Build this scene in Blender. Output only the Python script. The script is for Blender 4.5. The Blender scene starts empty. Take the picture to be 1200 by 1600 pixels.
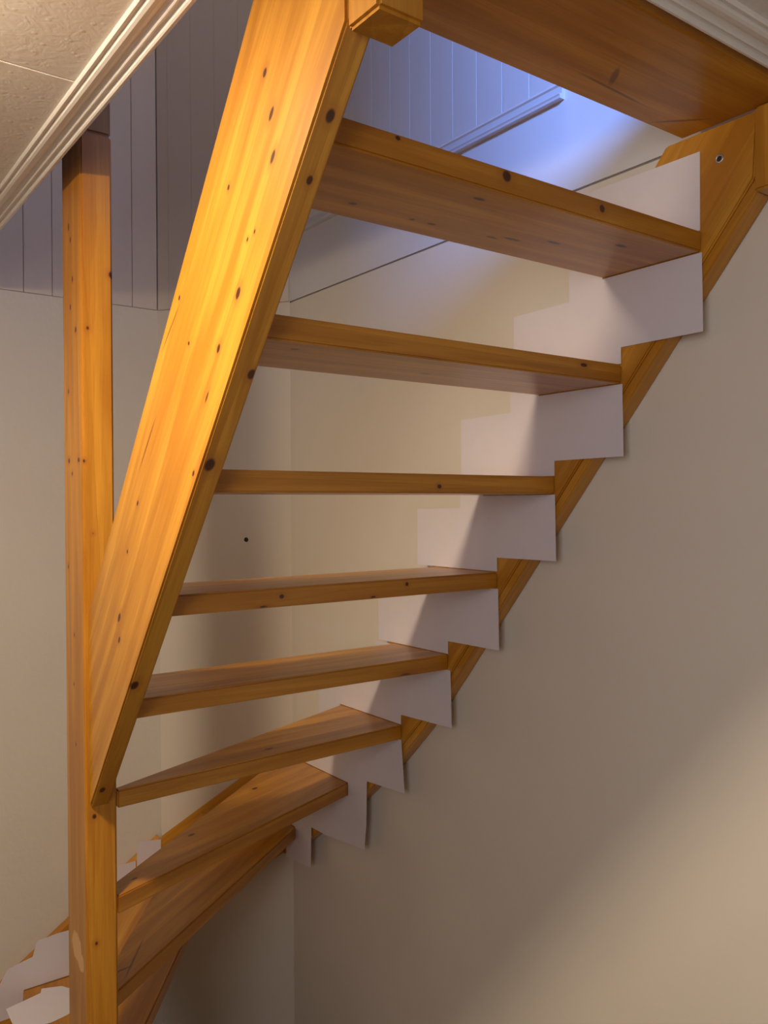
import bpy, bmesh, math, random
from mathutils import Vector, Matrix

# ------------------------------------------------------------------ camera, world, light, exposure
scene = bpy.context.scene
col = scene.collection
H = 1.84                      # eye height above the floor; all (x, y, z) below are given from eye level

cam_data = bpy.data.cameras.new('camera')
cam = bpy.data.objects.new('camera', cam_data)
col.objects.link(cam)
scene.camera = cam
cam_data.sensor_fit = 'VERTICAL'
cam_data.sensor_height = 36.0
cam_data.lens = 36.0 * 1318.26 / 1600.0
cam_data.clip_start = 0.02
YAW, PIT, ROLL = 0.633324, -0.0091538, -0.0054873
fw = Vector((math.sin(YAW), math.cos(YAW), 0))
rt = Vector((math.cos(YAW), -math.sin(YAW), 0))
fw2 = fw * math.cos(PIT) + Vector((0, 0, 1)) * math.sin(PIT)
up2 = rt.cross(fw2)
r3 = rt * math.cos(ROLL) + up2 * math.sin(ROLL)
u3 = up2 * math.cos(ROLL) - rt * math.sin(ROLL)
m = Matrix((r3, u3, -fw2)).transposed().to_4x4()
m.translation = Vector((0, 0, H))
cam.matrix_world = m

world = bpy.data.worlds.new('world')
scene.world = world
world.use_nodes = True
world.node_tree.nodes['Background'].inputs[0].default_value = (0.45, 0.62, 1.0, 1)
world.node_tree.nodes['Background'].inputs[1].default_value = 0.25

vs = scene.view_settings
vs.view_transform = 'Standard'
vs.look = 'None'
vs.gamma = 1.0
vs.use_curve_mapping = False
vs.exposure = 0.92

LAMP_STRENGTH = 205.0
STAIRWELL_FILL_STRENGTH = 22.0
LAMP_COLOR = (1.0, 0.78, 0.54)
UP_WINDOW_W = 31.0
ROOM_FILL_W = 7.0


def area(name, loc, target, sx, sy, energy, color, spread=180):
    l = bpy.data.lights.new(name, 'AREA')
    l.shape = 'RECTANGLE'
    l.size, l.size_y = sx, sy
    l.energy = energy
    l.color = color
    l.spread = math.radians(spread)
    o = bpy.data.objects.new(name, l)
    col.objects.link(o)
    o.location = (loc[0], loc[1], loc[2] + H)
    d = Vector(target) - Vector(loc)
    o.rotation_euler = d.to_track_quat('-Z', 'Y').to_euler()
    return o


# daylight entering by the upstairs window; room fill from an added window in the left wall
area('daylight_upstairs', (-1.0, -1.66, 1.85), (1.34, 1.3, 0.95), 0.80, 0.50, UP_WINDOW_W, (0.21, 0.37, 1.0), 80)
area('room_fill', (-0.95, -0.25, 0.15), (0.0, -0.25, 0.15), 0.82, 0.82, ROOM_FILL_W, (1.0, 0.94, 0.96))

# ------------------------------------------------------------------ material helpers


def new_mat(name):
    mt = bpy.data.materials.new(name)
    mt.use_nodes = True
    nt = mt.node_tree
    return mt, nt, nt.nodes['Principled BSDF']


def nd(nt, kind, **kw):
    n = nt.nodes.new(kind)
    for k, v in kw.items():
        setattr(n, k, v)
    return n


def vmath(nt, op, a, b=None):
    n = nd(nt, 'ShaderNodeVectorMath', operation=op)
    for i, s in enumerate((a, b)):
        if s is None:
            continue
        if hasattr(s, 'is_output'):
            nt.links.new(s, n.inputs[i])
        else:
            n.inputs[i].default_value = s
    return n.outputs['Value' if op in ('LENGTH', 'DOT_PRODUCT') else 'Vector']


def math_n(nt, op, a, b=None):
    n = nd(nt, 'ShaderNodeMath', operation=op)
    for i, s in enumerate((a, b)):
        if s is None:
            continue
        if hasattr(s, 'is_output'):
            nt.links.new(s, n.inputs[i])
        else:
            n.inputs[i].default_value = s
    return n.outputs[0]


def mix(nt, fac, a, b, blend='MIX'):
    n = nd(nt, 'ShaderNodeMix', data_type='RGBA', blend_type=blend)
    for i, s in ((0, fac), (6, a), (7, b)):
        if hasattr(s, 'is_output'):
            nt.links.new(s, n.inputs[i])
        elif i == 0:
            n.inputs[0].default_value = s
        else:
            n.inputs[i].default_value = (*s, 1)
    return n.outputs[2]


def remap(nt, v, a, b, c=0.0, d=1.0, smooth=True):
    n = nd(nt, 'ShaderNodeMapRange')
    n.interpolation_type = 'SMOOTHSTEP' if smooth else 'LINEAR'
    nt.links.new(v, n.inputs[0])
    for i, x in enumerate((a, b, c, d)):
        n.inputs[i + 1].default_value = x
    return n.outputs[0]


def pine(name, knots=(), chips=(), tint=(1, 1, 1), random_knots=True, streaks=()):
    """varnished pine; grain runs along local x.  knots: (local point, radius along, radius across)."""
    mt, nt, bs = new_mat(name)
    tc = nd(nt, 'ShaderNodeTexCoord').outputs['Object']
    oi = nd(nt, 'ShaderNodeObjectInfo').outputs['Random']
    off = math_n(nt, 'MULTIPLY', oi, 23.0)
    co = vmath(nt, 'ADD', tc, off)

    def mapped(s):
        return vmath(nt, 'MULTIPLY', co, s)
    n1 = nd(nt, 'ShaderNodeTexNoise')
    nt.links.new(mapped((1.1, 15, 15)), n1.inputs['Vector'])
    n1.inputs['Scale'].default_value = 2.0
    n1.inputs['Detail'].default_value = 5
    n1.inputs['Distortion'].default_value = 0.5
    n2 = nd(nt, 'ShaderNodeTexNoise')
    nt.links.new(mapped((5, 170, 170)), n2.inputs['Vector'])
    n2.inputs['Scale'].default_value = 2.0
    n2.inputs['Detail'].default_value = 4
    w = nd(nt, 'ShaderNodeTexWave', wave_type='BANDS', bands_direction='DIAGONAL', wave_profile='SAW')
    nt.links.new(mapped((0.22, 9, 9)), w.inputs['Vector'])
    w.inputs['Scale'].default_value = 1.3
    w.inputs['Distortion'].default_value = 5.0
    w.inputs['Detail'].default_value = 2.0
    w.inputs['Detail Scale'].default_value = 1.2
    g = remap(nt, n1.outputs['Fac'], 0.35, 0.68)
    c = mix(nt, g, (0.50, 0.208, 0.016), (0.71, 0.345, 0.038))
    c = mix(nt, math_n(nt, 'MULTIPLY', w.outputs['Fac'], 0.34), c, (0.37, 0.133, 0.010))
    c = mix(nt, math_n(nt, 'MULTIPLY', remap(nt, n2.outputs['Fac'], 0.42, 0.70), 0.22), c, (0.33, 0.118, 0.010))
    # knots that grow at random
    if random_knots:
        v = nd(nt, 'ShaderNodeTexVoronoi')
        nt.links.new(mapped((3.0, 9.5, 9.5)), v.inputs['Vector'])
        v.inputs['Scale'].default_value = 1.0
        ring = remap(nt, v.outputs['Distance'], 0.20, 0.07)
        c = mix(nt, math_n(nt, 'MULTIPLY', ring, 0.55), c, (0.42, 0.15, 0.025))
        core = remap(nt, v.outputs['Distance'], 0.085, 0.05)
        c = mix(nt, math_n(nt, 'MULTIPLY', core, 0.9), c, (0.075, 0.022, 0.008))

    def ell(p, ra, rb, ang=0.0, axis='z'):
        d = vmath(nt, 'SUBTRACT', tc, p)
        if ang:
            r = nd(nt, 'ShaderNodeVectorRotate', rotation_type='Z_AXIS' if axis == 'z' else 'Y_AXIS')
            nt.links.new(d, r.inputs['Vector'])
            r.inputs['Angle'].default_value = -ang
            d = r.outputs[0]
        d = vmath(nt, 'MULTIPLY', d, (1 / ra, 1 / rb, 1 / rb))
        return vmath(nt, 'LENGTH', d)
    if knots:
        acc = None
        for p, ra, rb in knots:
            l = ell(p, ra, rb)
            acc = l if acc is None else math_n(nt, 'MINIMUM', acc, l)
        c = mix(nt, math_n(nt, 'MULTIPLY', remap(nt, acc, 3.2, 1.0), 0.5), c, (0.44, 0.15, 0.022))
        c = mix(nt, math_n(nt, 'MULTIPLY', remap(nt, acc, 1.25, 0.7), 0.95), c, (0.055, 0.015, 0.006))
    for p, ra, rb, ang in streaks:
        l = ell(p, ra, rb, ang)
        c = mix(nt, math_n(nt, 'MULTIPLY', remap(nt, l, 1.2, 0.5), 0.7), c, (0.11, 0.035, 0.010))
    for p, ra, rb in chips:
        l = ell(p, ra, rb)
        l = math_n(nt, 'ADD', l, math_n(nt, 'MULTIPLY', n2.outputs['Fac'], 0.7))
        c = mix(nt, remap(nt, l, 1.35, 1.2), c, (0.85, 0.50, 0.21))
    c = mix(nt, 1.0, c, tint, 'MULTIPLY')
    nt.links.new(c, bs.inputs['Base Color'])
    bs.inputs['Roughness'].default_value = 0.36
    bs.inputs['Coat Weight'].default_value = 0.22
    bs.inputs['Specular IOR Level'].default_value = 0.38
    bs.inputs['Coat Roughness'].default_value = 0.14
    b = nd(nt, 'ShaderNodeBump')
    b.inputs['Strength'].default_value = 0.10
    b.inputs['Distance'].default_value = 0.002
    nt.links.new(n2.outputs['Fac'], b.inputs['Height'])
    nt.links.new(b.outputs[0], bs.inputs['Normal'])
    return mt


def plaster(name, color, rough=0.85, bump_scale=90.0, bump=0.25, dist=0.002, tone=0.04, detail=4.0):
    mt, nt, bs = new_mat(name)
    tc = nd(nt, 'ShaderNodeTexCoord').outputs['Object']
    n = nd(nt, 'ShaderNodeTexNoise')
    nt.links.new(tc, n.inputs['Vector'])
    n.inputs['Scale'].default_value = bump_scale
    n.inputs['Detail'].default_value = detail
    big = nd(nt, 'ShaderNodeTexNoise')
    nt.links.new(tc, big.inputs['Vector'])
    big.inputs['Scale'].default_value = 2.5
    big.inputs['Detail'].default_value = 3
    c = mix(nt, remap(nt, big.outputs['Fac'], 0.3, 0.7), tuple(x * (1 - tone) for x in color), color)
    nt.links.new(c, bs.inputs['Base Color'])
    bs.inputs['Roughness'].default_value = rough
    b = nd(nt, 'ShaderNodeBump')
    b.inputs['Strength'].default_value = bump
    b.inputs['Distance'].default_value = dist
    nt.links.new(n.outputs['Fac'], b.inputs['Height'])
    nt.links.new(b.outputs[0], bs.inputs['Normal'])
    return mt


def flat(name, color, rough=0.6, metal=0.0):
    mt, nt, bs = new_mat(name)
    tc = nd(nt, 'ShaderNodeTexCoord').outputs['Object']
    n = nd(nt, 'ShaderNodeTexNoise')
    nt.links.new(tc, n.inputs['Vector'])
    n.inputs['Scale'].default_value = 25
    c = mix(nt, n.outputs['Fac'], tuple(x * 0.95 for x in color), color)
    nt.links.new(c, bs.inputs['Base Color'])
    bs.inputs['Roughness'].default_value = rough
    bs.inputs['Metallic'].default_value = metal
    return mt


def ceiling_paper(name):
    mt, nt, bs = new_mat(name)
    tc = nd(nt, 'ShaderNodeTexCoord').outputs['Object']
    bs.inputs['Base Color'].default_value = (0.74, 0.71, 0.66, 1)
    bs.inputs['Roughness'].default_value = 0.55
    n = nd(nt, 'ShaderNodeTexNoise')
    nt.links.new(tc, n.inputs['Vector'])
    n.inputs['Scale'].default_value = 38
    n.inputs['Detail'].default_value = 3
    n.inputs['Distortion'].default_value = 1.2
    v = nd(nt, 'ShaderNodeTexVoronoi')
    nt.links.new(tc, v.inputs['Vector'])
    v.inputs['Scale'].default_value = 55
    h = math_n(nt, 'ADD', n.outputs['Fac'], math_n(nt, 'MULTIPLY', remap(nt, v.outputs['Distance'], 0.28, 0.05), 0.35))
    b = nd(nt, 'ShaderNodeBump')
    b.inputs['Strength'].default_value = 0.35
    b.inputs['Distance'].default_value = 0.003
    nt.links.new(h, b.inputs['Height'])
    nt.links.new(b.outputs[0], bs.inputs['Normal'])
    return mt


def emission(name, color, strength):
    mt = bpy.data.materials.new(name)
    mt.use_nodes = True
    nt = mt.node_tree
    nt.nodes.clear()
    e = nd(nt, 'ShaderNodeEmission')
    e.inputs[0].default_value = (*color, 1)
    e.inputs[1].default_value = strength
    o = nd(nt, 'ShaderNodeOutputMaterial')
    nt.links.new(e.outputs[0], o.inputs[0])
    return mt


M = dict(
    wall=plaster('cream_wall_paint', (0.80, 0.748, 0.645), bump_scale=70, bump=0.18),
    rough_wall=plaster('rough_cream_plaster', (0.76, 0.72, 0.625), bump_scale=60, bump=0.5, dist=0.003),
    upper=plaster('smooth_white_paint', (0.76, 0.76, 0.76), rough=0.6, bump=0.06),
    room=plaster('brown_room_paint', (0.26, 0.22, 0.18)),
    hall=plaster('grey_hall_paint', (0.24, 0.22, 0.21)),
    board=flat('white_board_paint', (0.70, 0.70, 0.71), 0.5),
    warmed_board=flat('bounce_warmed_board_paint', (0.74, 0.67, 0.58), 0.5),  # same white boards, colour warmed to offset the blue bounce light
    ceiling=ceiling_paper('textured_ceiling_paper'),
    trim=flat('white_gloss_trim', (0.86, 0.83, 0.78), 0.4),
    paper=flat('white_paper', (0.80, 0.765, 0.815), 0.8),
    floor=flat('dark_floor', (0.13, 0.10, 0.08), 0.5),
    dark=flat('dark_hole', (0.03, 0.025, 0.02), 0.8),
    metal=flat('grey_metal', (0.55, 0.53, 0.50), 0.4, 0.8),
    gap=flat('joint_grey', (0.28, 0.26, 0.24), 0.9),
    pine=pine('varnished_pine'),
    shaded_pine=pine('shaded_pine_tread', tint=(0.88, 0.84, 0.76)),  # same pine, tinted darker to put the treads' shade into the colour
)

# ------------------------------------------------------------------ mesh helpers


def tag(o, label=None, cat=None, group=None, kind=None):
    if label:
        o['label'] = label
    if cat:
        o['category'] = cat
    if group:
        o['group'] = group
    if kind:
        o['kind'] = kind
    return o


def empty(name, loc):
    o = bpy.data.objects.new(name, None)
    o.empty_display_size = 0.1
    col.objects.link(o)
    o.location = (loc[0], loc[1], loc[2] + H)
    return o


def link(name, me, mat, parent, mw):
    o = bpy.data.objects.new(name, me)
    col.objects.link(o)
    if mat is not None:
        me.materials.clear()
        me.materials.append(mat)
    if parent is not None:
        o.parent = parent
        pw = Matrix.Identity(4)
        chain = []
        p = parent
        while p is not None:
            chain.append(p)
            p = p.parent
        for p in reversed(chain):
            pw = pw @ p.matrix_parent_inverse @ p.matrix_basis
        o.matrix_parent_inverse = pw.inverted()
    o.matrix_basis = mw
    return o


def prism(name, pts, thick, mat, parent=None, long=None, bevel=0.0025, seg=2, origin=None):
    """pts: planar world polygon (eye-level z); thick: extrusion vector; long: world direction of the grain."""
    pts = [Vector(p) + Vector((0, 0, H)) for p in pts]
    t = Vector(thick)
    ez = t.normalized()
    ex = Vector(long) if long else (pts[1] - pts[0])
    ex = (ex - ez * ex.dot(ez)).normalized()
    ey = ez.cross(ex)
    c = (Vector(origin) + Vector((0, 0, H))) if origin else sum(pts, Vector()) / len(pts)
    bm = bmesh.new()
    lo = [bm.verts.new(((p - c).dot(ex), (p - c).dot(ey), (p - c).dot(ez))) for p in pts]
    hi = [bm.verts.new((v.co.x, v.co.y, v.co.z + t.length)) for v in lo]
    bm.faces.new(lo)
    bm.faces.new(hi)
    n = len(lo)
    for i in range(n):
        bm.faces.new((lo[i], lo[(i + 1) % n], hi[(i + 1) % n], hi[i]))
    bmesh.ops.recalc_face_normals(bm, faces=bm.faces)
    if bevel:
        bmesh.ops.bevel(bm, geom=list(bm.edges), offset=bevel, segments=seg, affect='EDGES', clamp_overlap=True)
    me = bpy.data.meshes.new(name)
    bm.to_mesh(me)
    bm.free()
    mw = Matrix((ex, ey, ez)).transposed().to_4x4()
    mw.translation = c
    return link(name, me, mat, parent, mw)


def box(name, a, b, mat, parent=None, bevel=0.0, long=None):
    (x0, y0, z0), (x1, y1, z1) = a, b
    return prism(name, [(x0, y0, z0), (x1, y0, z0), (x1, y1, z0), (x0, y1, z0)], (0, 0, z1 - z0), mat, parent,
                 long=long, bevel=bevel)


def sweep(name, profile, p0, p1, out, mat, parent=None, miter0=0.0, miter1=0.0, close=True):
    """profile: list of (s, dz); s runs along -out; extruded from p0 to p1; miter shifts the ends with s."""
    p0 = Vector(p0) + Vector((0, 0, H))
    p1 = Vector(p1) + Vector((0, 0, H))
    d = (p1 - p0).normalized()
    out = Vector(out)
    bm = bmesh.new()
    A, B = [], []
    for s, dz in profile:
        o = -out * s + Vector((0, 0, dz))
        A.append(bm.verts.new(o + d * (miter0 * s)))
        B.append(bm.verts.new(p1 - p0 + o + d * (miter1 * s)))
    n = len(A)
    for i in range(n):
        bm.faces.new((A[i], A[(i + 1) % n], B[(i + 1) % n], B[i]))
    bm.faces.new(A)
    bm.faces.new(B)
    bmesh.ops.recalc_face_normals(bm, faces=bm.faces)
    me = bpy.data.meshes.new(name)
    bm.to_mesh(me)
    bm.free()
    return link(name, me, mat, parent, Matrix.Translation(p0))


def lathe(name, prof, loc, mat, parent=None, axis=(0, 0, 1), n=24):
    bm = bmesh.new()
    rings = []
    for r, z in prof:
        if r < 1e-6:
            rings.append([bm.verts.new((0, 0, z))])
        else:
            rings.append([bm.verts.new((r * math.cos(2 * math.pi * k / n), r * math.sin(2 * math.pi * k / n), z)) for k in range(n)])
    for a, b in zip(rings[:-1], rings[1:]):
        for k in range(n):
            q = [a[k % len(a)], a[(k + 1) % len(a)], b[(k + 1) % len(b)], b[k % len(b)]]
            q = list(dict.fromkeys(q))
            if len(q) >= 3:
                bm.faces.new(q)
    bmesh.ops.recalc_face_normals(bm, faces=bm.faces)
    me = bpy.data.meshes.new(name)
    bm.to_mesh(me)
    bm.free()
    for p in me.polygons:
        p.use_smooth = True
    q = Vector((0, 0, 1)).rotation_difference(Vector(axis).normalized())
    mw = q.to_matrix().to_4x4()
    mw.translation = Vector(loc) + Vector((0, 0, H))
    return link(name, me, mat, parent, mw)


# ------------------------------------------------------------------ the setting
ZF = -1.84                    # floor
ZC = 0.645                    # ceiling of the room
ZU = 0.876                    # floor upstairs
ZT = 3.20                     # ceiling upstairs
XW = 1.343                    # face of the right wall
YB = 2.68                     # face of the back wall
CA, CB = (XW, 2.325), (1.048, YB)   # ends of the slanted corner wall
SEAM = 0.640

S = dict(kind='structure')
tag(box('floor', (-1.9, -1.9, ZF - 0.1), (XW + 0.15, YB + 0.15, ZF), M['floor']), 'dark floor under the staircase', **S)

wr = tag(box('wall_right', (XW, -1.9, ZF), (XW + 0.14, 2.325 + 0.14, SEAM - 0.003), M['wall']),
         'smooth cream wall beside the wall stringer', **S)
wb = tag(box('wall_back', (-1.9, YB, ZF), (1.20, YB + 0.14, SEAM + 0.001), M['rough_wall']),
         'rough cream plaster wall behind the turned lower steps', **S)
nx, ny = (CB[1] - CA[1]), (CA[0] - CB[0])
ln = math.hypot(nx, ny)
NA = Vector((nx / ln, ny / ln, 0))          # pointing into the slanted wall
DA = Vector((CB[0] - CA[0], CB[1] - CA[1], 0)).normalized()


def slant_quad(z, a=0.0, b=ln, off=0.0):
    o = Vector((CA[0], CA[1], z)) + NA * off
    return o + DA * a, o + DA * b


p, q = slant_quad(ZF)
wc = tag(prism('wall_corner', [p, q, q + Vector((0, 0, SEAM + 0.001 - ZF)), p + Vector((0, 0, SEAM + 0.001 - ZF))], NA * 0.12,
               M['wall'], bevel=0), 'narrow slanted cream wall across the corner', **S)
# small plugged drill hole in the slanted wall
hp = Vector((1.311, 2.573, -0.117))
ray = hp.normalized()
tt = (Vector((CA[0], CA[1], 0)).dot(NA)) / ray.dot(NA)
hp = ray * tt
hole = lathe('drill_hole', [(0.0, 0.0008), (0.0072, 0.0008), (0.0078, 0.0003), (0.0078, -0.004)], hp, M['dark'], wc, axis=-NA, n=16)
lathe('hole_rim', [(0.0072, 0.0), (0.0080, 0.0012), (0.0094, 0.0008), (0.0100, 0.0)], hp, M['wall'], wc, axis=-NA, n=16)

# upper part of the stairwell: plain strip, moulding and tongue and groove boards
wur = tag(box('wall_upper_right', (XW, -1.9, SEAM + 0.002), (XW + 0.14, 2.325 + 0.14, ZT), M['upper']),
          'white upper stairwell wall lit by daylight', **S)
box('joint_backing', (XW + 0.006, -1.9, SEAM - 0.006), (XW + 0.05, 2.325, SEAM + 0.006), M['gap'], wur)
PB = 0.083
k = 0
y = 1.198
board_me = None
while y < 2.30:
    o = box('board', (XW - 0.009, y, 0.866), (XW + 0.002, min(y + PB - 0.0002, 2.32), ZT), M['board'], wur, bevel=0.002)
    y += PB
prof = [(0.0, 0.0), (0.0, 0.005), (-0.002, 0.008), (0.004, 0.010), (0.006, 0.012), (0.006, 0.027), (0.002, 0.030), (0.003, 0.034), (0.014, 0.036), (0.014, 0.0)]
tr3 = sweep('trim_3', [(s, dz) for s, dz in prof], (XW - 0.014, 1.190, 0.836), (XW - 0.014, 2.325, 0.836), (-1, 0, 0), M['board'])
tag(tr3, 'thin white moulding below the boards on the upper stairwell wall', **S)

wub = tag(box('wall_upper_back', (-1.9, YB + 0.008, SEAM + 0.002), (1.20, YB + 0.14, ZT), M['upper']),
          'white boarded upper stairwell wall in shade', **S)
x = 1.048 - 0.002
while x > 0.20:
    box('board', (x - PB + 0.0015, YB - 0.002, SEAM + 0.002), (x, YB + 0.010, ZT), M['warmed_board'], wub, bevel=0.0012)
    x -= PB
p, q = slant_quad(SEAM + 0.002, off=0.010)
wuc = tag(prism('wall_upper_corner', [p, q, q + Vector((0, 0, ZT - SEAM)), p + Vector((0, 0, ZT - SEAM))], NA * 0.11, M['upper'], bevel=0),
          'slanted boarded wall across the upper stairwell corner', **S)
a = 0.004
while a < ln - 0.02:
    b2 = min(a + PB - 0.0002, ln - 0.003)
    p, q = slant_quad(SEAM + 0.002, a, b2, -0.002)
    prism('board', [p, q, q + Vector((0, 0, ZT - SEAM)), p + Vector((0, 0, ZT - SEAM))], NA * 0.012, M['warmed_board'], wuc, bevel=0.0012)
    a += PB

# ceiling panels round the stair opening, the floor slab above them
XO, YO = 0.452, 0.674         # edges of the opening
ce = empty('ceiling', (-0.7, 0.5, ZC))
tag(ce, 'white textured ceiling round the stair opening', **S)
box('ceiling_panel', (-1.9, -1.9, ZC), (XO - 0.004, 1.3135, ZC + 0.018), M['ceiling'], ce, bevel=0.0015)
box('ceiling_panel', (-1.9, 1.3165, ZC), (XO - 0.004, YB, ZC + 0.018), M['ceiling'], ce, bevel=0.0015)
box('ceiling_panel', (XO, -1.9, ZC), (XW, YO - 0.004, ZC + 0.018), M['ceiling'], ce, bevel=0.0015)
fu = empty('floor_upper', (-0.7, 0.5, ZU))
tag(fu, 'floor of the upper storey round the stair opening', **S)
box('slab', (-1.9, -1.9, ZC + 0.02), (XO - 0.004, YB, ZU), M['floor'], fu)
box('slab', (XO - 0.004, -1.9, ZC + 0.02), (XW, YO - 0.004, ZU), M['floor'], fu)

# stepped white cornice along the edge of the opening
cor = [(0.000, 0.012), (0.000, 0.002), (0.007, -0.009), (0.010, -0.0115), (0.014, -0.0125), (0.0165, -0.0110), (0.0175, -0.0055),
       (0.0215, -0.0040), (0.0235, -0.0080), (0.0262, -0.0088), (0.0282, -0.0078), (0.0292, -0.0035), (0.0335, -0.0022), (0.0375, -0.0058),
       (0.043, -0.0088), (0.050, -0.0098), (0.0545, -0.0085), (0.0560, -0.0030), (0.0590, -0.0025), (0.0605, -0.0058),
       (0.0632, -0.0062), (0.0650, -0.0040), (0.0655, 0.001), (0.0655, 0.012)]
t1 = sweep('trim_1', cor, (XO, YO, ZC), (XO, YB, ZC), (1, 0, 0), M['trim'], miter0=-1.0)
tag(t1, 'white ridged cornice along the ceiling edge beside the newel post', **S)
t2 = sweep('trim_2', cor, (XO, YO, ZC), (XW, YO, ZC), (0, 1, 0), M['trim'], miter0=-1.0)
tag(t2, 'white ridged cornice above the top tread', **S)

# the rest of the room and of the upper storey (closes the light in)
tag(box('wall_upper_left', (-2.04, -1.9, ZU), (-1.9, YB + 0.14, ZT), M['hall']), 'grey wall of the upper storey', **S)
tag(box('ceiling_upper', (-2.04, -2.04, ZT), (XW + 0.14, YB + 0.14, ZT + 0.1), M['hall']), 'grey ceiling of the upper storey', **S)
tag(box('wall_upper_blocker', (XO - 0.085, 0.30, ZU), (XO - 0.005, YB + 0.0, ZT), M['hall']), 'added unseen partition blocking daylight along the upper stairwell', **S)  # unseen, added to cut off the daylight patch on the right wall


def window_wall(name, axis, face, u0, u1, z0, z1, wu0, wu1, wz0, wz1, mat, label, wname, wlabel):
    """a wall 0.14 thick behind the plane axis = face, with a framed and glazed window in it."""
    def P(u, d, z):
        return (u, face - d, z) if axis == 'y' else (face - d, u, z)

    def bx(nm, a_, b_, d0, d1, mt, par, bev=0.0):
        p0, p1 = P(a_[0], d1, a_[1]), P(b_[0], d0, b_[1])
        return box(nm, p0, p1, mt, par, bevel=bev)
    r = tag(empty(name, P((u0 + u1) / 2, 0.07, z0)), label, **S)
    for a_, b_ in (((u0, z0), (wu0, z1)), ((wu1, z0), (u1, z1)), ((wu0, z0), (wu1, wz0)), ((wu0, wz1), (wu1, z1))):
        bx('wall_panel', a_, b_, 0.0, 0.14, mat, r)
    w_ = tag(empty(wname, P((wu0 + wu1) / 2, 0.07, wz0)), wlabel, **S)
    f = 0.05
    for a_, b_ in (((wu0, wz0), (wu0 + f, wz1)), ((wu1 - f, wz0), (wu1, wz1)), ((wu0 + f, wz0), (wu1 - f, wz0 + f)), ((wu0 + f, wz1 - f), (wu1 - f, wz1))):
        bx('window_frame', a_, b_, 0.03, 0.10, M['trim'], w_, 0.004)
    gl = bpy.data.materials.get('window_glass')
    if gl is None:
        gl, nt, bs = new_mat('window_glass')
        bs.inputs['Transmission Weight'].default_value = 1.0
        bs.inputs['Roughness'].default_value = 0.0
        bs.inputs['IOR'].default_value = 1.45
    bx('pane', (wu0 + f, wz0 + f), (wu1 - f, wz1 - f), 0.066, 0.072, gl, w_)


tag(box('wall_near', (-1.14, -1.04, ZF), (XW, -0.90, ZC), M['room']), 'brown end wall of the room', **S)
window_wall('wall_left', 'x', -1.0, -1.04, YB, ZF, ZC, -0.73, 0.23, -0.33, 0.63, M['room'], 'brown wall with the added window of the room',
            'added_window', 'white framed window added for the room fill light')  # added window, source of the room fill
window_wall('wall_upper_near', 'y', -1.9, -1.9, XW, ZU, ZT, -1.45, -0.55, 1.55, 2.15, M['hall'], 'grey wall with the window upstairs',
            'window_2', 'white framed window upstairs')

# ------------------------------------------------------------------ the ceiling lamp (its dome gives the warm light)
LX, LY = 0.0, 1.13
lamp = tag(empty('ceiling_lamp', (LX, LY, ZC)), 'small opal dome lamp fixed to the textured ceiling', 'lamp')
lathe('lamp_base', [(0.0, 0.0), (0.078, 0.0), (0.080, -0.004), (0.080, -0.012), (0.080, -0.043), (0.074, -0.045), (0.073, -0.038), (0.0, -0.038)], (LX, LY, ZC), M['trim'], lamp)
lathe('lamp_dome', [(0.071, -0.039), (0.070, -0.046), (0.062, -0.054), (0.047, -0.063), (0.026, -0.069), (0.0, -0.071)], (LX, LY, ZC),
      emission('opal_glow', LAMP_COLOR, LAMP_STRENGTH), lamp)

UX, UY = 0.95, 1.30  # added fill light, lifts the dim upper back wall
ul = tag(empty('stairwell_fill', (UX, UY, ZT)), 'added round fill light on the ceiling above the stairwell', 'lamp')
lathe('lamp_base', [(0.0, 0.0), (0.155, 0.0), (0.160, -0.006), (0.160, -0.020), (0.0, -0.020)], (UX, UY, ZT), M['trim'], ul)
lathe('lamp_dome', [(0.150, -0.021), (0.146, -0.040), (0.120, -0.068), (0.080, -0.086), (0.040, -0.095), (0.0, -0.098)], (UX, UY, ZT),
      emission('stairwell_fill_glow', (1.0, 0.80, 0.60), STAIRWELL_FILL_STRENGTH), ul)

# ------------------------------------------------------------------ the staircase
RISE, GO, TH, DEP = 0.2054, 0.1676, 0.0355, 0.209
Z1, Y1 = 0.4655, 0.846
XL0, XL1 = 0.5015, 0.5375       # outer stringer board
XS = 1.300                    # inner face of the wall stringer
PX0, PX1, PY0, PY1 = 0.4935, 0.5545, 1.650, 1.774     # lower newel post


def zt(i):
    return {7: -0.773, 8: -0.986, 9: -1.203, 10: -1.432, 11: -1.640}.get(i, Z1 - (i - 1) * RISE)


def yr(i):
    return Y1 + (i - 1) * GO


stair = tag(empty('staircase', (0.9, 1.7, ZF)), 'open varnished pine staircase with turned lower steps', 'staircase')


def tread(i, poly, knots=None, streaks=(), long=(1, 0, 0)):
    top = zt(i)
    c = (sum(p[0] for p in poly) / len(poly), sum(p[1] for p in poly) / len(poly), top - TH)
    mat = M['shaded_pine']
    if knots is not None or streaks:
        ex = Vector(long).normalized()
        ey = Vector((0, 0, 1)).cross(ex)

        def loc(p):
            d = Vector(p) - Vector(c)
            return (d.dot(ex), d.dot(ey), d.z)
        mat = pine('pine_tread_%d' % i, [(loc(p), a, b) for p, a, b in (knots or [])], random_knots=False, tint=(0.88, 0.84, 0.76),  # darker tint again, tread shade carried in the colour
                   streaks=[(loc(p), a, b, g) for p, a, b, g in streaks])
    return prism('tread', [(p[0], p[1], top - TH) for p in poly], (0, 0, TH), mat, stair, long=long, bevel=0.003, origin=c)


def rect(i, x0=XL1 - 0.002, x1=XS):
    return [(x0, yr(i)), (x1, yr(i)), (x1, yr(i) + DEP), (x0, yr(i) + DEP)]


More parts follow.
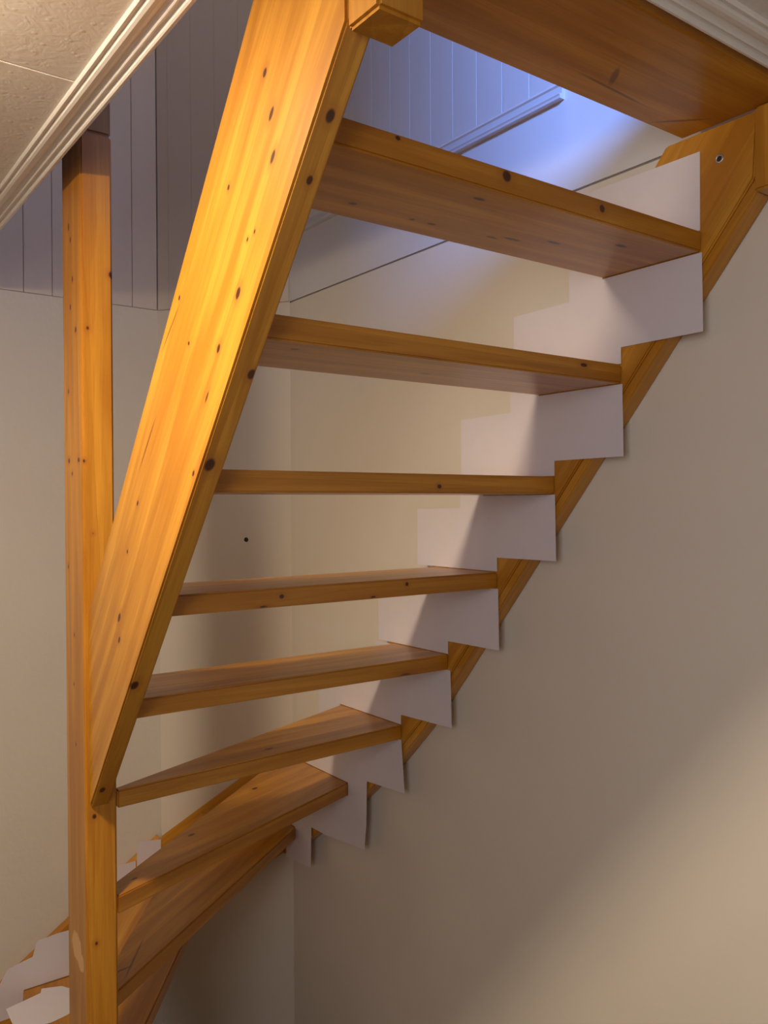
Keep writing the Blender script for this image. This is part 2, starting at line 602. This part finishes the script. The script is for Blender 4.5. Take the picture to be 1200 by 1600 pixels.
tread(0, [(0.5625, 0.681), (XS, 0.681), (XS, 0.884), (XL1, 0.884), (XL1, 0.746), (0.5625, 0.746)], knots=[],
      streaks=[((1.027, 0.813, 0.635), 0.028, 0.006, 0.9), ((1.235, 0.842, 0.635), 0.050, 0.004, -0.75), ((1.06, 0.84, 0.635), 0.09, 0.003, 0.05)])
tread(1, rect(1), knots=[((0.836, 0.846, 0.455), 0.008, 0.008), ((1.039, 0.846, 0.451), 0.006, 0.006), ((0.646, 0.846, 0.460), 0.004, 0.003),
                         ((0.817, 0.882, 0.43), 0.011, 0.004), ((0.951, 0.997, 0.43), 0.012, 0.003), ((1.053, 0.958, 0.43), 0.016, 0.004),
                         ((0.682, 1.0, 0.43), 0.007, 0.005), ((0.83, 1.003, 0.43), 0.008, 0.004), ((1.159, 0.905, 0.43), 0.014, 0.005),
                         ((0.793, 1.004, 0.43), 0.005, 0.004), ((0.985, 0.985, 0.43), 0.018, 0.004)])
tread(2, rect(2), knots=[((1.193, 1.0137, 0.249), 0.009, 0.0035), ((0.62, 1.06, 0.2246), 0.007, 0.005), ((0.92, 1.13, 0.2246), 0.012, 0.004)])
tread(3, rect(3), knots=[((0.993, 1.181, 0.032), 0.005, 0.004)])
tread(4, rect(4), knots=[((1.047, 1.349, -0.162), 0.004, 0.004), ((0.963, 1.349, -0.183), 0.006, 0.003), ((0.758, 1.349, -0.167), 0.005, 0.004),
                         ((0.721, 1.349, -0.184), 0.009, 0.003), ((0.70, 1.46, -0.1507), 0.012, 0.003)])
tread(5, [(XL1 - 0.002, yr(5)), (XS, yr(5)), (XS, yr(5) + DEP), (PX1 + 0.001, yr(5) + DEP), (PX1 + 0.001, PY0 - 0.001), (XL1 - 0.002, PY0 - 0.001)])
tread(6, [(PX1 + 0.001, 1.649), (XS, 1.699), (XS, 1.978), (PX1 + 0.001, 1.668)], long=(0.995, 0.10, 0),
      knots=[((0.93, 1.72, -0.5615), 0.012, 0.005), ((1.0, 1.668, -0.575), 0.008, 0.003), ((0.86, 1.654, -0.57), 0.008, 0.003)])
tread(7, [(PX1 + 0.001, 1.652), (XS, 1.946), (XS, 2.297), (PX1 + 0.001, 1.707)], long=(0.93, 0.365, 0),
      knots=[((0.80, 1.86, -0.773), 0.010, 0.005), ((0.61, 1.712, -0.773), 0.008, 0.004), ((1.07, 2.06, -0.773), 0.010, 0.006)])
tread(8, [(PX1 + 0.001, 1.689), (XS, 2.234), (XS, 2.309), (1.118, 2.528), (PX1 + 0.001, 1.752)], long=(0.80, 0.59, 0),
      streaks=[((0.64, 1.80, -0.986), 0.09, 0.003, 0.35), ((0.60, 1.77, -0.986), 0.03, 0.004, -0.5)])
tread(9, [(PX1 + 0.001, 1.702), (1.143, 2.498), (1.030, 2.634), (0.765, 2.634), (0.535, PY1 + 0.001), (PX1 + 0.001, PY1 + 0.001)], long=(0.59, 0.80, 0))
tread(11, [(0.300, PY1 + 0.001), (0.510, PY1 + 0.001), (0.640, 2.634), (0.440, 2.634)], long=(0.1, 0.99, 0))
tread(10, [(0.560, PY1 + 0.001), (0.800, 2.634), (0.602, 2.634), (0.462, PY1 + 0.001)], long=(0.2, 0.98, 0))

# outer (left) stringer: local x runs down the slope
SL = 1.2145
sdir = Vector((0, 1, -SL)).normalized()


def zlow(y):
    return 0.504 - SL * (y - 0.7535)


def zup(y):
    return 0.638 - SL * (y - 0.9545)


so = Vector((XL0, 1.2, 0.15))
sy = Vector((1, 0, 0)).cross(sdir)


def sloc(p):
    d = Vector(p) - so
    return (d.dot(sdir), d.dot(sy), d.x)


kn = [(424, .924, .483, 9, 4), (0, .921, .429, 9, 4), (0, 1.044, .429, 4, 3), (0, 1.018, .281, 9, 5), (0, 1.079, .217, 7, 4),
      (0, 1.118, .154, 9, 2), (0, 1.398, .004, 5, 3), (0, 1.495, -.2, 10, 5), (0, 1.496, -.24, 7, 4), (0, 1.214, .314, 4, 3), (0, 1.167, .047, 5, 3),
      (0, 0.94, .54, 6, 4), (0, 1.18, .24, 3, 3), (0, 1.45, -.08, 4, 3), (0, 0.97, .35, 3, 2), (0, 0.99, .345, 3, 2)]
knots = [(sloc((XL0, a * 0.985, b * 0.985)), ra / 1000, rb / 1000) for _, a, b, ra, rb in kn]
for p, r in (((0.528, 0.819, 0.444), 7), ((0.529, 0.867, 0.386), 5), ((0.539, 1.039, 0.177), 7), ((0.522, 1.138, 0.057), 10), ((0.518, 1.445, -0.315), 9),
             ((0.523, 1.64, -0.552), 7)):
    p = (p[0] * 0.985, p[1] * 0.985, zlow(p[1] * 0.985))
    knots.append((sloc(p), r * 1.15 / 1000, r * 0.8 / 1000))
st_mat = pine('pine_outer_stringer', knots, random_knots=False,
              streaks=[(sloc((XL0, 1.33, 0.10)), 0.06, 0.0025, 0.06), (sloc((XL0, 1.23, 0.27)), 0.05, 0.0022, 0.18)])
yt = 0.746
prism('stringer', [(XL0, yt, zlow(yt)), (XL0, PY0, zlow(PY0)), (XL0, PY0, zup(PY0)), (XL0, yt, zup(yt))],
      (XL1 - XL0, 0, 0), st_mat, stair, long=sdir, origin=so, bevel=0.003)

# wall (right) stringer with a bead along its lower edge


def wlow(y):
    return 0.490 - 1.222 * (y - 0.757)


low = [(0.745, wlow(0.745)), (1.50, wlow(1.50)), (1.62, -0.560), (1.745, -0.684), (1.912, -0.821), (2.05, -0.922), (2.202, -1.026), (2.322, -1.098)]
upp = [(2.322, -0.742), (2.10, -0.640), (1.90, -0.515), (1.75, -0.355), (0.917, 0.6345), (0.745, 0.6345)]
rdir = (0, 1, -1.222)
ws = prism('stringer', [(XS, a + 0.006, b + 0.022) for a, b in low[:-1]] + [(XS, 2.322, -1.076)] + [(XS, a, b) for a, b in upp], (XW - XS - 0.001, 0, 0), pine('pine_wall_stringer', [], random_knots=True), stair, long=rdir, bevel=0.003)
bead = [(a, b) for a, b in low]
bead2 = [(a + 0.006, b + 0.022) for a, b in reversed(low)]
bead2[0] = (2.322, -1.077)
prism('edge_bead', [(XS + 0.004, a, b) for a, b in bead + bead2], (XW - XS - 0.005, 0, 0), M['pine'], ws, long=rdir, bevel=0.002)
# plugged bolt hole near the top of the wall stringer
bh = (XS, 0.812, 0.578)
sc = lathe('bolt_hole', [(0.0, 0.0006), (0.0045, 0.0006), (0.0048, 0.0)], bh, M['dark'], ws, axis=(-1, 0, 0), n=16)
lathe('bolt_washer', [(0.0045, 0.0), (0.0050, 0.0016), (0.0078, 0.0012), (0.0082, 0.0)], bh, M['metal'], ws, axis=(-1, 0, 0), n=16)

# slanted stringer and back stringer of the turn
IN = -NA
o0 = Vector((CA[0], CA[1], 0)) + IN * 0.043


def on_slant(s, z):
    v = o0 + DA * s
    return (v.x, v.y, z)


prism('stringer', [on_slant(0.018, -1.09), on_slant(0.22, -1.235), on_slant(ln - 0.02, -1.40), on_slant(ln - 0.02, -1.078), on_slant(0.17, -0.872), on_slant(0.018, -0.748)],
      NA * 0.041, M['pine'], stair, long=DA - Vector((0, 0, 0.75)), bevel=0.003)
YS = YB - 0.043
prism('stringer', [(1.030, YS, -1.40), (0.62, YS, ZF + 0.002), (0.44, YS, ZF + 0.002), (0.44, YS, -1.476), (0.72, YS, -1.286), (1.030, YS, -1.081)],
      (0, 0.041, 0), M['pine'], stair, long=(-1, 0, -0.68), bevel=0.003)

# newel posts
po = Vector((PX0, PY0, 0))
pk = []
for p, a, b in (((.560, 1.678, .459), 7, 6), ((.513, 1.678, .348), 5, 4), ((.506, 1.678, .088), 4, 3), ((.52, 1.678, -.054), 4, 3), ((.518, 1.678, -.612), 6, 5),
                ((.52, 1.678, -.864), 5, 4), ((.501, 1.755, .564), 8, 4), ((.501, 1.743, .535), 6, 4), ((.501, 1.732, .454), 6, 4), ((.501, 1.747, .401), 6, 4),
                ((.501, 1.713, .350), 6, 5), ((.501, 1.765, .233), 5, 4), ((.501, 1.765, .092), 5, 6), ((.501, 1.700, .091), 5, 6), ((.501, 1.776, -.124), 5, 4),
                ((.501, 1.744, .065), 4, 4), ((.501, 1.74, -.26), 4, 3), ((.501, 1.745, -.36), 4, 3), ((.501, 1.735, -.48), 4, 3), ((.515, 1.678, -.52), 5, 3)):
    d = Vector(p) * 0.985 - po
    pk.append(((d.z, -d.y, d.x), a / 1000, b / 1000))
ch = Vector((.501, 1.742, -.892)) * 0.985 - po
ch2 = Vector((.501, 1.715, -.912)) * 0.985 - po
post_mat = pine('pine_newel', pk, random_knots=False, tint=(0.92, 0.88, 0.84), chips=[((ch.z, -ch.y, ch.x), 0.030, 0.034), ((ch2.z, -ch2.y, ch2.x), 0.020, 0.022)])


def post(x0, x1, y0, y1, z0, z1, mat, name='newel_post'):
    return prism(name, [(x0, y0, z0), (x0, y1, z0), (x0, y1, z1), (x0, y0, z1)], (x1 - x0, 0, 0), mat, stair, long=(0, 0, 1), bevel=0.004,
                 origin=(x0, y0, 0))


post(PX0, PX1, PY0, PY1, ZF, 0.722, post_mat)
post(PX0 + 0.001, PX1 - 0.001, PY0 + 0.001, PY1 - 0.001, 0.7225, 0.98, pine('raw_pine', [], tint=(0.75, 0.85, 1.2)), 'post_block')
post(0.501, 0.562, 0.687, 0.744, 0.500, 1.80, M['pine'])
post(1.287, XW - 0.001, 0.687, 0.744, 0.500, 0.6345, M['pine'], 'wall_post')

# ------------------------------------------------------------------ paper templates
GRP = 'paper templates fixed along the stringers'


def sheet(poly, label, x):
    o = prism('paper_template', [(x, a_, b_) for a_, b_ in poly], (0.0007, 0, 0), M['paper'], None, long=(0, 1, 0), bevel=0)
    return tag(o, label, 'paper', GRP)


def zb(i):
    return zt(i) - TH


G = 0.0015
XP = XS - 0.0015
# the sheet between the landing board and the topmost of the treads below it
sheet([(0.848, 0.602), (0.848, zt(1) + G), (1.138, zt(1) + G), (1.138, 0.604)],
      'white paper sheet on the wall stringer between the two highest treads', XP)
far = {1: 1.294, 2: 1.466, 3: 1.628, 4: 1.795}
stepy = {1: 1.139, 2: 1.306, 3: 1.469, 4: 1.635}
order = {1: 'second', 2: 'third', 3: 'fourth', 4: 'fifth'}
for i in (1, 2, 3, 4):
    y0, y1 = yr(i), yr(i + 1)
    f = y0 + DEP + G
    zl = zb(i) - 0.137
    poly = [(y0 - 0.002, zb(i) - G), (y0 - 0.004, zl), (y1, zl - 0.001), (y1, zt(i + 1) + G), (far[i], zt(i + 1) + G), (far[i], zb(i) - 0.031),
            (stepy[i], zb(i) - 0.029), (stepy[i], zt(i) - 0.004), (f, zt(i) - 0.004), (f, zb(i) - G)]
    sheet(poly, 'stepped white paper sheet on the wall stringer, %s one below the cornice' % order[i], XP - 0.0010 * (i % 2))
# sheets beside the turned treads
sheet([(1.508, zb(5) - G), (1.505, -0.528), (1.701, -0.535), (1.701, zt(6) + G), (1.982, zt(6) + G), (1.982, -0.600), (2.095, -0.662), (2.095, -0.424), (1.810, -0.421), (1.810, -0.360),
       (yr(5) + DEP + G, -0.360), (yr(5) + DEP + G, zb(5) - G)],
      'white paper sheet under the fifth straight tread, above the first wedge-shaped tread', XP)
sheet([(1.699, zb(6) - G), (1.687, -0.732), (1.852, -0.744), (1.857, -0.868), (1.943, -0.868), (1.943, zt(7) + G), (2.296, zt(7) + G), (2.296, -0.700), (2.06, -0.640), (2.06, -0.603), (1.985, -0.603)],
      'white paper sheet with a narrow leg under the first wedge-shaped tread', XP - 0.001)
sheet([(1.925, zb(7) - G), (1.925, -0.862), (1.858, -0.862), (1.868, -0.934), (2.060, -0.955), (2.142, -0.957), (2.142, -0.988), (2.233, -0.988), (2.233, zt(8) + G), (2.298, zt(8) + G), (2.298, zb(7) - G)],
      'white paper sheet on the wall stringer under the second wedge-shaped tread', XP)
sheet([(2.236, zb(8) - G), (2.236, -0.984), (2.142, -0.984), (2.146, -1.079), (2.290, -1.094), (2.290, zb(8) - G)],
      'small white paper sheet in the wall corner under the third wedge-shaped tread', XP - 0.001)


def back_sheet(poly, label, y):
    o = prism('paper_template', [(a_, y, b_) for a_, b_ in poly], (0, 0.0007, 0), M['paper'], None, long=(1, 0, 0), bevel=0)
    return tag(o, label, 'paper', GRP)


YP = YS - 0.0018
back_sheet([(1.028, zt(9) + G), (1.028, -1.085), (0.949, -1.076), (0.947, zt(9) + G)],
           'small square paper sheet on the back stringer beside the slanted wall', YP)
back_sheet([(0.944, zt(9) + G), (0.944, -1.134), (0.805, -1.140), (0.805, -1.188), (0.768, -1.188), (0.768, zt(9) + G)],
           'low white paper strip on the back stringer beside the small square sheet', YP)
back_sheet([(0.762, -1.293), (0.762, -1.245), (0.80, -1.245), (0.80, zt(10) + G), (0.604, zt(10) + G), (0.598, -1.50), (0.500, -1.50), (0.500, -1.402), (0.535, -1.397), (0.560, -1.354), (0.630, -1.340), (0.642, -1.298), (0.70, -1.292)],
           'large white paper sheet on the back stringer standing on the lowest visible tread', YP)
lie = [(0.648, 2.612), (0.700, 2.590), (0.730, 2.540), (0.722, 2.452), (0.665, 2.432), (0.626, 2.424), (0.560, 2.440), (0.538, 2.470), (0.540, 2.566), (0.640, 2.590)]
pl = prism('paper_template', [(a_, b_, zt(10) + 0.0006) for a_, b_ in lie], (0, 0, 0.0008), M['paper'], None, long=(1, 0, 0), bevel=0)
tag(pl, 'loose cut paper sheet lying flat on a low tread behind the newel post', 'paper', GRP)
